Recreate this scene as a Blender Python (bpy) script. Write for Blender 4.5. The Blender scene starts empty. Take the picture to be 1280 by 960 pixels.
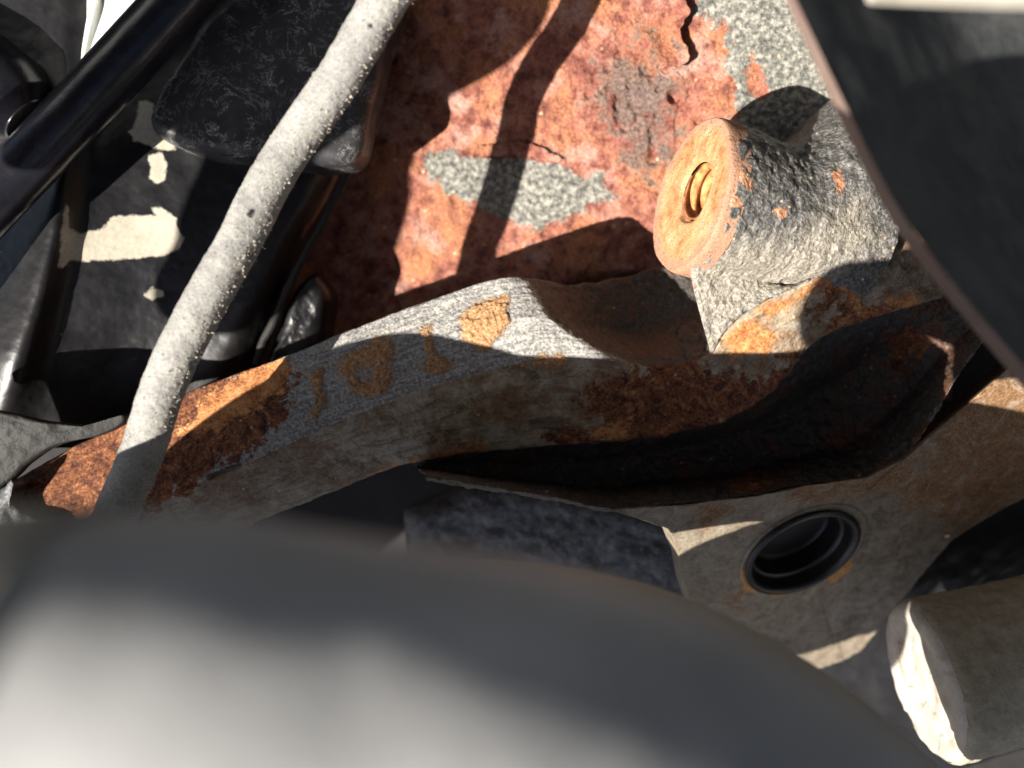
import bpy, math, random
import numpy as np
from mathutils import Vector

# ------------------------------------------------------------------ camera, sky, sun, exposure
sc = bpy.context.scene
D = 200.0                      # mm from the lens to the top edge of the cast arm
PX = 6.4                       # photo pixels per mm at that distance
cam_d = bpy.data.cameras.new('camera')
cam = bpy.data.objects.new('camera', cam_d)
sc.collection.objects.link(cam)
cam.location = (0, 0, D / 1000)
cam_d.sensor_width = 36.0
cam_d.lens = 36.0
cam_d.clip_start = 0.002
cam_d.clip_end = 20.0
cam_d.dof.use_dof = True
cam_d.dof.focus_distance = 0.195
cam_d.dof.aperture_fstop = 11.0
sc.camera = cam

TX, TY = 0.85, 0.55            # sideways travel of a sun ray per unit of depth
to_sun = Vector((-TX, -TY, 1.0)).normalized()
world = bpy.data.worlds.new('World')
sc.world = world
world.use_nodes = True
wn = world.node_tree
bg = wn.nodes['Background']
sky = wn.nodes.new('ShaderNodeTexSky')
sky.sky_type = 'NISHITA'
sky.sun_disc = False
sky.dust_density = 1.5
sky.air_density = 0.6
sky.sun_elevation = math.asin(to_sun.z)
sky.sun_rotation = math.atan2(to_sun.x, to_sun.y)
wn.links.new(sky.outputs[0], bg.inputs[0])
bg.inputs[1].default_value = 0.05
sun_d = bpy.data.lights.new('sun', 'SUN')
sun_d.energy = 5.0
sun_d.angle = math.radians(0.5)
sun_d.color = (1.0, 0.93, 0.84)
sun = bpy.data.objects.new('sun', sun_d)
sc.collection.objects.link(sun)
sun.rotation_euler = to_sun.to_track_quat('Z', 'Y').to_euler()
sc.view_settings.view_transform = 'Standard'
sc.view_settings.look = 'None'
sc.view_settings.exposure = 1.35
sc.view_settings.gamma = 1.0
sc.cycles.use_denoising = True
sc.cycles.max_bounces = 6

# ------------------------------------------------------------------ numpy helpers (all lengths in mm)
def P(u, v, z):
    """photo pixel + height above the arm plane (mm) -> point in mm"""
    k = (D - z) / D / PX
    return np.stack([(np.asarray(u) - 640) * k, (480 - np.asarray(v)) * k, np.asarray(z) * np.ones_like(k)], -1)

def to_px(p):
    k = PX * D / (D - p[..., 2])
    return 640 + p[..., 0] * k, 480 - p[..., 1] * k

def _hash(ix, iy, iz, seed):
    h = (ix * 374761393 + iy * 668265263 + iz * 2147483647 + seed * 1274126177) & 0xffffffff
    h = ((h ^ (h >> 13)) * 1274126177) & 0xffffffff
    h = ((h ^ (h >> 16)) * 2246822519) & 0xffffffff
    return ((h ^ (h >> 15)) & 0xffffff) / float(0xffffff)

def vnoise(p, seed=0):
    p = np.asarray(p, float)
    i = np.floor(p).astype(np.int64)
    f = p - i
    f = f * f * f * (f * (f * 6 - 15) + 10)
    r = 0
    for dx in (0, 1):
        wx = f[..., 0] if dx else 1 - f[..., 0]
        for dy in (0, 1):
            wy = f[..., 1] if dy else 1 - f[..., 1]
            for dz in (0, 1):
                wz = f[..., 2] if dz else 1 - f[..., 2]
                r = r + wx * wy * wz * _hash(i[..., 0] + dx, i[..., 1] + dy, i[..., 2] + dz, seed)
    return r * 2 - 1

def fbm(p, size, octaves=4, seed=0, gain=0.5):
    q = np.asarray(p, float) / size
    a, s, t = 1.0, 0, 0
    for o in range(octaves):
        s = s + a * vnoise(q + 17.3 * o, seed + o)
        t += a
        a *= gain
        q = q * 2.03
    return s / t

def sstep(a, b, x):
    t = np.clip((x - a) / (b - a), 0, 1)
    return t * t * (3 - 2 * t)

def sdf(poly, u, v):
    """signed distance (mm, + inside) to a polygon given in photo pixels on the arm plane"""
    poly = np.asarray(poly, float)
    d = np.full(u.shape, 1e9)
    ins = np.zeros(u.shape, bool)
    n = len(poly)
    for i in range(n):
        ax, ay = poly[i]
        bx, by = poly[(i + 1) % n]
        ex, ey = bx - ax, by - ay
        t = np.clip(((u - ax) * ex + (v - ay) * ey) / (ex * ex + ey * ey + 1e-9), 0, 1)
        d = np.minimum(d, np.hypot(u - ax - t * ex, v - ay - t * ey))
        c = ((ay > v) != (by > v)) & (u < (bx - ax) * (v - ay) / (by - ay + 1e-12) + ax)
        ins ^= c
    return np.where(ins, d, -d) / PX

def sdf_any(polys, u, v):
    r = np.full(u.shape, -1e3)
    for p in polys:
        r = np.maximum(r, sdf(p, u, v))
    return r

def spline(pts, n):
    """Catmull-Rom through pts, n samples, uniform in index"""
    pts = np.asarray(pts, float)
    m = len(pts)
    ext = np.vstack([2 * pts[0] - pts[1], pts, 2 * pts[-1] - pts[-2]])
    s = np.linspace(0, m - 1, n)
    i = np.minimum(s.astype(int), m - 2)
    t = (s - i)[:, None]
    p0, p1, p2, p3 = ext[i], ext[i + 1], ext[i + 2], ext[i + 3]
    return 0.5 * (2 * p1 + (p2 - p0) * t + (2 * p0 - 5 * p1 + 4 * p2 - p3) * t ** 2 + (3 * p1 - p0 - 3 * p2 + p3) * t ** 3)

def even(pts, n):
    q = spline(pts, 40 * len(pts))
    s = np.concatenate([[0], np.cumsum(np.linalg.norm(np.diff(q, axis=0), axis=1))])
    t = np.linspace(0, s[-1], n)
    return np.stack([np.interp(t, s, q[:, k]) for k in range(q.shape[1])], 1)

def grid_normals(g, wrap=False):
    du = np.gradient(g, axis=0)
    if wrap:
        dv = (np.roll(g, -1, 1) - np.roll(g, 1, 1))
    else:
        dv = np.gradient(g, axis=1)
    n = np.cross(du, dv)
    return n / (np.linalg.norm(n, axis=-1, keepdims=True) + 1e-12)

def smooth_v(g, k):
    for _ in range(k):
        g = g.copy()
        g[:, 1:-1] = 0.25 * g[:, :-2] + 0.5 * g[:, 1:-1] + 0.25 * g[:, 2:]
    return g

def smooth_u(g, k):
    for _ in range(k):
        g = g.copy()
        g[1:-1] = 0.25 * g[:-2] + 0.5 * g[1:-1] + 0.25 * g[2:]
    return g

def link(name, me, material, parent=None):
    o = bpy.data.objects.new(name, me)
    sc.collection.objects.link(o)
    if material:
        me.materials.append(material)
    if parent:
        o.parent = parent
    return o

def mesh_from(name, verts, faces, material, parent=None, attrs=None, uv=None, smooth=True):
    me = bpy.data.meshes.new(name)
    verts = np.asarray(verts, float).reshape(-1, 3) / 1000.0
    me.from_pydata(verts.tolist(), [], faces if isinstance(faces, list) else faces.tolist())
    if smooth:
        me.polygons.foreach_set('use_smooth', np.ones(len(me.polygons), bool))
    for k, a in (attrs or {}).items():
        at = me.attributes.new(k, 'FLOAT', 'POINT')
        at.data.foreach_set('value', np.asarray(a, np.float32).ravel())
    if uv is not None:
        at = me.attributes.new('st', 'FLOAT_VECTOR', 'POINT')
        w = np.concatenate([np.asarray(uv, np.float32).reshape(-1, 2), np.zeros((len(verts), 1), np.float32)], 1) / 1000.0
        at.data.foreach_set('vector', w.astype(np.float32).ravel())
    me.update()
    return link(name, me, material, parent)

def grid_faces(nu, nv, wrap=False, flip=False):
    idx = np.arange(nu * nv).reshape(nu, nv)
    if wrap:
        idx = np.concatenate([idx, idx[:, :1]], 1)
    a, b, c, d = idx[:-1, :-1], idx[1:, :-1], idx[1:, 1:], idx[:-1, 1:]
    f = np.stack([a, b, c, d] if not flip else [a, d, c, b], -1).reshape(-1, 4)
    return f

def grid_obj(name, g, material, parent=None, attrs=None, wrap=False, flip=False, caps=False):
    nu, nv = g.shape[:2]
    f = grid_faces(nu, nv, wrap, flip).tolist()
    ds = np.concatenate([[0], np.cumsum(np.linalg.norm(np.diff(g[:, nv // 2], axis=0), axis=1))])
    mid = g[nu // 2]
    dt = np.concatenate([[0], np.cumsum(np.linalg.norm(np.diff(mid, axis=0), axis=1))])
    uv = np.stack(np.meshgrid(ds, dt, indexing='ij'), -1)
    if caps:
        f.append(list(range(nv)) if flip else list(range(nv))[::-1])
        l = list(range((nu - 1) * nv, nu * nv))
        f.append(l[::-1] if flip else l)
    return mesh_from(name, g, f, material, parent, attrs, uv)

def rails_grid(rails, nu, segs, soft=0):
    """rails: list of control polylines (mm points, same count); segs: samples between successive rails"""
    R = [spline(r, nu) for r in rails]
    cols = []
    for k in range(len(R) - 1):
        for j in range(segs[k]):
            t = j / segs[k]
            cols.append(R[k] * (1 - t) + R[k + 1] * t)
    cols.append(R[-1])
    g = np.stack(cols, 1)
    return smooth_v(g, soft)

def tube_grid(path, radius, ns, nr, squash=None):
    c = even(path, ns)
    t = np.gradient(c, axis=0)
    t /= np.linalg.norm(t, axis=1, keepdims=True)
    ref = np.array([0, 0, 1.0])
    a = np.cross(t, ref)
    a /= np.linalg.norm(a, axis=1, keepdims=True) + 1e-9
    b = np.cross(a, t)
    ph = np.linspace(0, 2 * np.pi, nr, endpoint=False)
    r = np.broadcast_to(np.asarray(radius, float), (ns,))[:, None, None]
    sq = 1.0 if squash is None else squash
    g = c[:, None] + r * (np.cos(ph)[None, :, None] * a[:, None] + sq * np.sin(ph)[None, :, None] * b[:, None])
    return g

def thing(name, label, cat, group=None):
    o = bpy.data.objects.new(name, None)
    sc.collection.objects.link(o)
    o.empty_display_size = 0.01
    tag(o, label, cat, group)
    return o

def tag(o, label=None, cat=None, group=None, kind=None):
    if label: o['label'] = label
    if cat: o['category'] = cat
    if group: o['group'] = group
    if kind: o['kind'] = kind
    return o

# ------------------------------------------------------------------ materials
class NT:
    def __init__(s, name):
        s.m = bpy.data.materials.new(name)
        s.m.use_nodes = True
        s.t = s.m.node_tree
        s.b = s.t.nodes['Principled BSDF']
        s._co = None
    def n(s, kind, **kw):
        x = s.t.nodes.new(kind)
        for k, v in kw.items():
            setattr(x, k, v)
        return x
    def l(s, a, b):
        s.t.links.new(a, b)
    def put(s, v, sock):
        if hasattr(v, 'is_output'):
            s.l(v, sock)
        elif isinstance(v, (tuple, list)):
            sock.default_value = tuple(v) + ((1.0,) if len(v) == 3 and sock.type == 'RGBA' else ())
        else:
            sock.default_value = v
    def co(s):
        if s._co is None:
            s._co = s.n('ShaderNodeTexCoord').outputs['Object']
        return s._co
    def attr(s, name, vec=False):
        return s.n('ShaderNodeAttribute', attribute_name=name).outputs['Vector' if vec else 'Fac']
    def math(s, op, a, b=0.0, c=0.0, clamp=False):
        x = s.n('ShaderNodeMath', operation=op, use_clamp=clamp)
        s.put(a, x.inputs[0]); s.put(b, x.inputs[1]); s.put(c, x.inputs[2])
        return x.outputs[0]
    def noise(s, mm, detail=4, rough=0.55, vec=None, dist=0.0, stretch=None):
        """noise with features about mm millimetres across, 0..1"""
        x = s.n('ShaderNodeTexNoise')
        v = vec if vec is not None else s.co()
        if stretch:
            mp = s.n('ShaderNodeMapping')
            mp.inputs['Scale'].default_value = stretch
            s.l(v, mp.inputs[0]); v = mp.outputs[0]
        s.l(v, x.inputs['Vector'])
        x.inputs['Scale'].default_value = 1000.0 / mm
        x.inputs['Detail'].default_value = detail
        x.inputs['Roughness'].default_value = rough
        x.inputs['Distortion'].default_value = dist
        return x.outputs['Fac']
    def voro(s, mm, feature='F1', rand=1.0):
        x = s.n('ShaderNodeTexVoronoi', feature=feature)
        s.l(s.co(), x.inputs['Vector'])
        x.inputs['Scale'].default_value = 1000.0 / mm
        x.inputs['Randomness'].default_value = rand
        return x.outputs
    def ramp(s, fac, stops):
        x = s.n('ShaderNodeValToRGB')
        e = x.color_ramp.elements
        while len(e) < len(stops):
            e.new(0.5)
        for k, (p, c) in enumerate(stops):
            e[k].position = p
            e[k].color = tuple(c) + (1.0,)
        s.l(fac, x.inputs[0])
        return x.outputs[0]
    def mix(s, fac, a, b):
        x = s.n('ShaderNodeMix', data_type='RGBA')
        s.put(fac, x.inputs[0]); s.put(a, x.inputs[6]); s.put(b, x.inputs[7])
        return x.outputs[2]
    def mixf(s, fac, a, b):
        x = s.n('ShaderNodeMix', data_type='FLOAT')
        s.put(fac, x.inputs[0]); s.put(a, x.inputs[2]); s.put(b, x.inputs[3])
        return x.outputs[0]
    def mask(s, terms, bias=0.0, soft=1.0):
        """sum of gain*(value-centre) + bias, softened to 0..1"""
        acc = bias
        for v, g, c in terms:
            acc = s.math('MULTIPLY_ADD', s.math('SUBTRACT', v, c), g, acc)
        return s.math('MULTIPLY_ADD', acc, 1.0 / soft, 0.5, clamp=True)
    def bump(s, h, dist_mm, strength=1.0, prev=None):
        x = s.n('ShaderNodeBump')
        s.put(h, x.inputs['Height'])
        x.inputs['Distance'].default_value = dist_mm / 1000.0
        x.inputs['Strength'].default_value = strength
        if prev is not None:
            s.l(prev, x.inputs['Normal'])
        return x.outputs[0]
    def done(s, col, rough, normal=None, metal=0.0, spec=0.5, coat=None):
        s.put(col, s.b.inputs['Base Color'])
        s.put(rough, s.b.inputs['Roughness'])
        s.put(metal, s.b.inputs['Metallic'])
        s.put(spec, s.b.inputs['Specular IOR Level'])
        if normal is not None:
            s.l(normal, s.b.inputs['Normal'])
        return s.m

def mat_panel():
    m = NT('rusted_red_panel')
    n1, n2, n3 = m.noise(14, 5, .6), m.noise(3.2, 6, .65), m.noise(.7, 4, .6)
    red = m.ramp(m.math('ADD', m.math('MULTIPLY', n2, .75), m.math('MULTIPLY', n3, .25)),
                 [(.30, (.035, .012, .010)), (.42, (.16, .048, .032)), (.54, (.31, .115, .078)), (.70, (.48, .26, .19))])
    org = m.ramp(n3, [(.3, (.30, .095, .035)), (.7, (.52, .24, .11))])
    red = m.mix(m.mask([(n1, 6, .56), (n2, 3, .5)], 0, 1.4), red, org)
    pink = m.ramp(n3, [(.3, (.33, .15, .12)), (.7, (.50, .31, .24))])
    red = m.mix(m.mask([(m.noise(9, 4, .6), 8, .60), (n2, 2, .5)], 0, 1.2), red, pink)
    # pitted, darker zone
    pit = m.mask([(m.attr('pits'), .25, 0), (n2, 9, .5), (n1, 4, .5)], -.2, 1.2)
    red = m.mix(m.math('MULTIPLY', pit, .85), red, m.ramp(n3, [(.3, (.03, .024, .022)), (.7, (.19, .15, .13))]))
    # remaining grey paint
    g = m.mask([(m.attr('grey'), .75, 0), (n2, 6.5, .5), (n3, 2.5, .5), (n1, 3, .5)], 0, .4)
    grey = m.ramp(m.noise(1.1, 4, .6), [(.34, (.055, .056, .052)), (.5, (.17, .167, .145)), (.66, (.36, .345, .295))])
    col = m.mix(g, red, grey)
    vo = m.voro(3.3)
    rr = m.n('ShaderNodeSeparateColor'); m.l(vo['Color'], rr.inputs[0])
    speck = m.math('MULTIPLY', m.mask([(vo['Distance'], -9, .10)], 0, 1), m.math('GREATER_THAN', rr.outputs[0], .72))
    col = m.mix(speck, col, (.55, .43, .25))
    rough = m.mixf(g, m.mixf(n2, .5, .8), .42)
    b = m.bump(n2, 1.1, .8)
    b = m.bump(n3, .55, 1.0, b)
    b = m.bump(m.noise(.28, 2, .5), .16, .9, b)
    return m.done(col, rough, b, spec=.4)

def mat_cast():
    """dark cast iron, brown rust, machined flash edge - every patch is an attribute of the mesh"""
    m = NT('cast_iron_rust')
    st = m.attr('st', True)
    n1, n2, n3 = m.noise(12, 5, .6), m.noise(2.6, 6, .65), m.noise(.55, 4, .6)
    scr = m.noise(1.0, 5, .7, vec=st, stretch=(.10, 1.0, 1.0))
    iron = m.ramp(m.math('ADD', m.math('MULTIPLY', scr, .42), m.math('MULTIPLY', n3, .58)),
                  [(.32, (.065, .065, .066)), (.46, (.20, .196, .186)), (.58, (.42, .40, .365)), (.74, (.60, .57, .51))])
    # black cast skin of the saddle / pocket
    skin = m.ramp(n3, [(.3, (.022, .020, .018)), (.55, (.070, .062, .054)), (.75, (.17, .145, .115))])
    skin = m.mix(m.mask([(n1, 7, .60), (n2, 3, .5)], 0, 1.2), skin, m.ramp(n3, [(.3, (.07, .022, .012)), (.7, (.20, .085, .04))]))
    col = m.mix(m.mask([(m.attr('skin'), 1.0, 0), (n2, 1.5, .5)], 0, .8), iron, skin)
    # front flash face: grey tan worn metal
    tan = m.ramp(m.math('ADD', m.math('MULTIPLY', m.noise(4, 6, .7, dist=1.5), .7), m.math('MULTIPLY', n3, .3)),
                 [(.32, (.11, .068, .038)), (.44, (.235, .175, .108)), (.56, (.35, .285, .20)), (.72, (.47, .41, .32))])
    stk = m.noise(3.0, 5, .7, vec=st, stretch=(.22, 1.0, 1.0), dist=1.0)
    tan = m.mix(m.math('MULTIPLY', m.mask([(stk, 9, .56)], 0, 1), .7), tan, m.ramp(n3, [(.3, (.30, .27, .22)), (.7, (.46, .43, .37))]))
    tan = m.mix(m.math('MULTIPLY', m.mask([(stk, -9, .42)], 0, 1), .75), tan, m.ramp(n3, [(.3, (.035, .024, .016)), (.7, (.12, .08, .05))]))
    brn = m.mask([(n1, 9, .52), (n2, 4, .5)], 0, 1.2)
    tan = m.mix(m.math('MULTIPLY', brn, .8), tan, m.ramp(n3, [(.3, (.095, .042, .018)), (.7, (.27, .145, .065))]))
    f = m.mask([(m.attr('front'), 1.0, 0), (n2, .9, .5)], 0, .25)
    col = m.mix(f, col, tan)
    # brown rust
    rb = m.ramp(m.math('ADD', m.math('MULTIPLY', m.noise(4.5, 6, .7, dist=2.0), .6), m.math('MULTIPLY', n3, .4)),
                [(.38, (.028, .008, .006)), (.47, (.115, .036, .016)), (.56, (.25, .095, .036)), (.66, (.42, .215, .10)), (.78, (.52, .34, .18))])
    n5 = m.noise(5.5, 5, .65, dist=1.2)
    k = m.mask([(m.attr('brown'), .55, 0), (n2, 5, .5), (n5, 6, .48)], 0, .6)
    col = m.mix(k, col, rb)
    # grey islands left in the brown
    # orange rust, and the painted sunlit patch at the arm's left end
    ro = m.ramp(m.math('ADD', m.math('MULTIPLY', n2, .5), m.math('MULTIPLY', n3, .5)),
                [(.34, (.14, .040, .013)), (.46, (.37, .135, .042)), (.59, (.54, .275, .11)), (.75, (.64, .43, .25))])
    o = m.mask([(m.attr('orange'), .75, 0), (n2, 4.5, .5), (n5, 3, .5), (n3, 1.5, .5)], 0, .9)
    col = m.mix(o, col, ro)
    # pale rust marks standing proud on the top face
    ma = m.mask([(m.attr('mark'), .8, 0), (n2, 3.6, .5), (n3, 2.6, .5)], 0, .7)
    mk = m.ramp(n3, [(.28, (.16, .07, .03)), (.48, (.36, .19, .085)), (.72, (.54, .35, .18))])
    col = m.mix(ma, col, mk)
    # grit
    vo = m.voro(2.2)
    rr = m.n('ShaderNodeSeparateColor'); m.l(vo['Color'], rr.inputs[0])
    sp = m.math('MULTIPLY', m.mask([(vo['Distance'], -9, .12)], 0, 1), m.math('GREATER_THAN', rr.outputs[0], .80))
    col = m.mix(m.math('MULTIPLY', sp, .8), col, (.55, .42, .22))
    rough = m.mixf(m.math('MAXIMUM', k, m.math('MAXIMUM', o, ma)), m.mixf(n2, .34, .6), .85)
    b = m.bump(n2, .35, .5)
    b = m.bump(m.math('MULTIPLY_ADD', ma, 0.5, scr), .22, .8, b)
    b = m.bump(n3, .28, .8, b)
    return m.done(col, rough, b, spec=.45)

def mat_boss():
    m = NT('cast_iron_boss')
    n1, n2, n3 = m.noise(10, 4, .6), m.noise(2.0, 5, .6), m.noise(.6, 3, .55)
    col = m.ramp(m.math('ADD', m.math('MULTIPLY', n2, .35), m.math('MULTIPLY', n3, .65)),
                 [(.32, (.035, .034, .034)), (.48, (.085, .083, .08)), (.60, (.18, .172, .16)), (.74, (.36, .34, .30))])
    dusty = m.mask([(m.attr('dust_and_sun'), .35, 0), (n1, 2, .5), (n2, 2, .5)], 0, 2.2)
    col = m.mix(m.math('MULTIPLY', dusty, .75), col, m.ramp(n3, [(.3, (.17, .15, .12)), (.7, (.42, .38, .31))]))
    rs = m.mask([(m.attr('rust'), 1.0, 0), (n2, 2.6, .5)], 0, .3)
    col = m.mix(rs, col, m.ramp(n3, [(.3, (.25, .10, .055)), (.7, (.52, .28, .16))]))
    vo = m.voro(1.7)
    rr = m.n('ShaderNodeSeparateColor'); m.l(vo['Color'], rr.inputs[0])
    sp = m.math('MULTIPLY', m.mask([(vo['Distance'], -8, .14)], 0, 1), m.math('GREATER_THAN', rr.outputs[0], .74))
    col = m.mix(sp, col, m.mix(rr.outputs[1], (.55, .36, .12), (.62, .55, .44)))
    b = m.bump(n2, .5, .6)
    b = m.bump(n3, .45, .9, b)
    return m.done(col, m.mixf(n2, .28, .5), b, spec=.5)

def mat_face():
    m = NT('orange_rust_face')
    n1, n2, n3 = m.noise(7, 5, .6, dist=.8), m.noise(1.8, 5, .65), m.noise(.45, 3, .6)
    col = m.ramp(m.math('ADD', m.math('MULTIPLY', n1, .6), m.math('MULTIPLY', n2, .4)),
                 [(.34, (.25, .10, .04)), (.43, (.40, .20, .085)), (.52, (.47, .29, .14)), (.62, (.44, .33, .20)), (.76, (.50, .42, .30))])
    edge = m.mask([(m.attr('edge'), .6, 0), (n2, 4.0, .5)], 0, 1.0)
    col = m.mix(m.math('MULTIPLY', edge, .8), col, m.ramp(n3, [(.3, (.27, .12, .08)), (.7, (.50, .31, .22))]))
    col = m.mix(m.math('MULTIPLY', m.mask([(n3, 10, .62), (n2, 5, .52)], 0, 1), .75), col, (.16, .055, .022))
    b = m.bump(n2, .35, .7)
    b = m.bump(n3, .2, .8, b)
    return m.done(col, .8, b, spec=.25)

def mat_thread():
    m = NT('rusty_thread')
    n2, n3 = m.noise(2, 4, .6), m.noise(.5, 3, .6)
    col = m.ramp(n2, [(.3, (.20, .065, .02)), (.5, (.42, .18, .06)), (.7, (.62, .36, .14))])
    return m.done(col, .6, m.bump(n3, .12, .6), spec=.4)

def mat_cable():
    m = NT('dusty_grey_cable')
    n1, n2, n3 = m.noise(6, 4, .6), m.noise(1.3, 4, .6), m.noise(.35, 3, .6)
    col = m.ramp(m.math('ADD', m.math('MULTIPLY', n1, .4), m.math('MULTIPLY', n3, .6)),
                 [(.34, (.14, .14, .134)), (.5, (.27, .267, .252)), (.68, (.40, .392, .365))])
    col = m.mix(m.mask([(n2, 12, .72)], 0, 1), col, (.55, .50, .40))
    col = m.mix(m.mask([(m.attr('black'), 1.0, 0), (n2, 1, .5)], 0, .3), col, (.015, .014, .018))
    b = m.bump(n2, .20, .5)
    b = m.bump(n3, .16, .7, b)
    return m.done(col, .8, b, spec=.25)

def mat_black(name, base=(.005, .005, .0065), rough=(.25, .45), dust_and_sun=.35, dustcol=(.16, .155, .14), attr=None, tan=(.50, .46, .37), fine=.04):
    m = NT(name)
    n1, n2, n3 = m.noise(22, 5, .6), m.noise(4, 6, .65), m.noise(.8, 3, .6)
    d = m.mask([(n1, 5, .55), (n2, 3.5, .55)], -.2, 2.2)
    col = m.mix(m.math('MULTIPLY', d, dust_and_sun), base, dustcol)
    # fine scuffs: thin bright veins
    w = m.noise(11, 6, .7, dist=3.0)
    v = m.math('ABSOLUTE', m.math('SUBTRACT', w, .5))
    vein = m.math('MULTIPLY', m.mask([(v, -75, .010)], 0, 1), m.mask([(n2, 6, .50)], 0, 1))
    sc_ = m.attr('scuff') if attr else None
    if attr:
        vein = m.math('MULTIPLY', vein, m.mask([(sc_, .3, 0)], 0, 1))
        col = m.mix(m.math('MULTIPLY', m.mask([(sc_, .4, 0), (n2, 2, .5)], 0, 1), .14), col, (.22, .22, .23))
        col = m.mix(m.math('MULTIPLY', vein, m.math('MULTIPLY', m.mask([(n1, 6, .47)], 0, 1), .95)), col, (.50, .50, .49))
        td = m.mask([(m.attr('dust_and_sun'), 1.0, 0), (n2, 2.2, .5), (n3, .6, .5)], 0, .45)  # pale patches that paint sunlight onto the dusty plastic
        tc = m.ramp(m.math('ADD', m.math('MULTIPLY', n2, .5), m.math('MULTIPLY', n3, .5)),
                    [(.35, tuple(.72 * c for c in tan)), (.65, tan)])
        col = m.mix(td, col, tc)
        rgh = m.mixf(td, m.mixf(n2, *rough), .9)
    else:
        rgh = m.mixf(n2, *rough)
    vo = m.voro(3.0)
    rr = m.n('ShaderNodeSeparateColor'); m.l(vo['Color'], rr.inputs[0])
    sp = m.math('MULTIPLY', m.mask([(vo['Distance'], -14, .05)], 0, 1), m.math('GREATER_THAN', rr.outputs[0], .86))
    col = m.mix(m.math('MULTIPLY', sp, .6), col, (.45, .43, .40))
    b = m.bump(n2, .12, .4)
    b = m.bump(n3, fine, .6, b)
    return m.done(col, rgh, b, spec=.5)

def mat_plain(name, stops, mm=5, rough=(.4, .6), metal=0.0, bump=.1, spec=.4, fine=.6):
    m = NT(name)
    n1, n2 = m.noise(mm, 5, .62), m.noise(fine, 3, .6)
    col = m.ramp(m.math('ADD', m.math('MULTIPLY', n1, .7), m.math('MULTIPLY', n2, .3)), stops)
    b = m.bump(n1, bump * 2, .5)
    b = m.bump(n2, bump, .7, b)
    return m.done(col, m.mixf(n1, *rough), b, metal=metal, spec=spec)

def mat_plate():
    m = NT('worn_plate_rust')
    n1, n2, n3 = m.noise(16, 5, .6), m.noise(3.2, 6, .65, dist=.8), m.noise(.55, 4, .6)
    col = m.ramp(m.math('ADD', m.math('MULTIPLY', n2, .65), m.math('MULTIPLY', n3, .35)),
                 [(.30, (.10, .074, .050)), (.45, (.205, .165, .118)), (.60, (.30, .255, .195)), (.75, (.40, .36, .29))])
    k = m.mask([(m.attr('brown'), .30, 0), (n1, 5, .5), (n2, 3.2, .5)], -.3, 1.2)
    col = m.mix(m.math('MULTIPLY', k, .85), col, m.ramp(n3, [(.3, (.10, .042, .016)), (.55, (.25, .125, .05)), (.75, (.42, .27, .12))]))
    n6 = m.noise(6, 6, .7, dist=1.5)
    col = m.mix(m.math('MULTIPLY', m.mask([(n6, 10, .58)], 0, 1), .55), col, m.ramp(n3, [(.3, (.24, .20, .15)), (.7, (.42, .38, .31))]))
    col = m.mix(m.math('MULTIPLY', m.mask([(n6, -10, .40)], 0, 1), .6), col, m.ramp(n3, [(.3, (.05, .025, .015)), (.7, (.15, .08, .04))]))
    o = m.mask([(m.attr('orange'), 1.0, 0), (n2, 2, .5)], 0, .3)
    col = m.mix(o, col, m.ramp(n3, [(.3, (.34, .14, .03)), (.7, (.58, .33, .12))]))
    b = m.bump(n2, .30, .5)
    b = m.bump(n3, .16, .7, b)
    return m.done(col, m.mixf(k, .45, .8), b, spec=.4)

M = dict(panel=mat_panel(), cast=mat_cast(), boss=mat_boss(), face=mat_face(), thread=mat_thread(), cable=mat_cable(),
         plate=mat_plate(), lip=mat_plate(),
         housing=mat_black('black_housing_plastic', attr=True, rough=(.3, .5), dust_and_sun=.07),
         tube=mat_black('black_tube_plastic', base=(.008, .008, .012), rough=(.16, .32), dust_and_sun=.08),
         rubber=mat_black('black_rubber', base=(.009, .009, .010), rough=(.30, .42), dust_and_sun=.06, fine=.02),
         flap=mat_black('torn_dark_rubber', base=(.008, .0078, .007), rough=(.6, .8), dust_and_sun=.25, dustcol=(.05, .047, .04), fine=.3),
         cover=mat_black('dark_cover_plastic', base=(.035, .040, .045), rough=(.35, .6), dust_and_sun=.75, dustcol=(.13, .13, .125)),
         hose=mat_plain('dusty_grey_hose', [(.34, (.30, .308, .312)), (.5, (.42, .425, .425)), (.66, (.54, .545, .54))], mm=14, rough=(.45, .65)),
         darkhose=mat_plain('dark_hose_rubber', [(.3, (.030, .030, .032)), (.7, (.07, .068, .065))], mm=10, rough=(.5, .7)),
         creamhose=mat_plain('dusty_cream_hose', [(.3, (.30, .28, .23)), (.7, (.50, .47, .40))], mm=10, rough=(.6, .8)),
         zinc=mat_plain('zinc_plated_steel', [(.3, (.55, .56, .54)), (.5, (.70, .71, .68)), (.7, (.80, .80, .76))], mm=6, rough=(.35, .55), metal=.25, bump=.06),
         rim=mat_plain('worn_brown_edge', [(.3, (.15, .10, .085)), (.7, (.26, .19, .16))], mm=6, rough=(.5, .7)),
         floor=mat_plain('engine_bay_dirt', [(.3, (.010, .010, .011)), (.7, (.035, .032, .030))], mm=12, rough=(.7, .9), bump=.3),
         grit=mat_plain('pale_dust_grain', [(.3, (.40, .36, .28)), (.7, (.62, .56, .45))], mm=3, rough=(.8, .9)),
         block=mat_plain('sparkling_grey_casting', [(.34, (.025, .026, .028)), (.5, (.075, .077, .08)), (.66, (.17, .172, .178))], mm=2.2, rough=(.35, .55), bump=.25),
         stub=mat_plain('dusty_tan_stub', [(.3, (.25, .215, .15)), (.5, (.36, .32, .24)), (.7, (.47, .43, .34))], mm=3.5, rough=(.7, .9), bump=.25),
         stubface=mat_plain('pale_chipped_face', [(.3, (.34, .27, .19)), (.5, (.45, .40, .34)), (.7, (.54, .50, .47))], mm=5, rough=(.5, .7), bump=.15))

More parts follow.
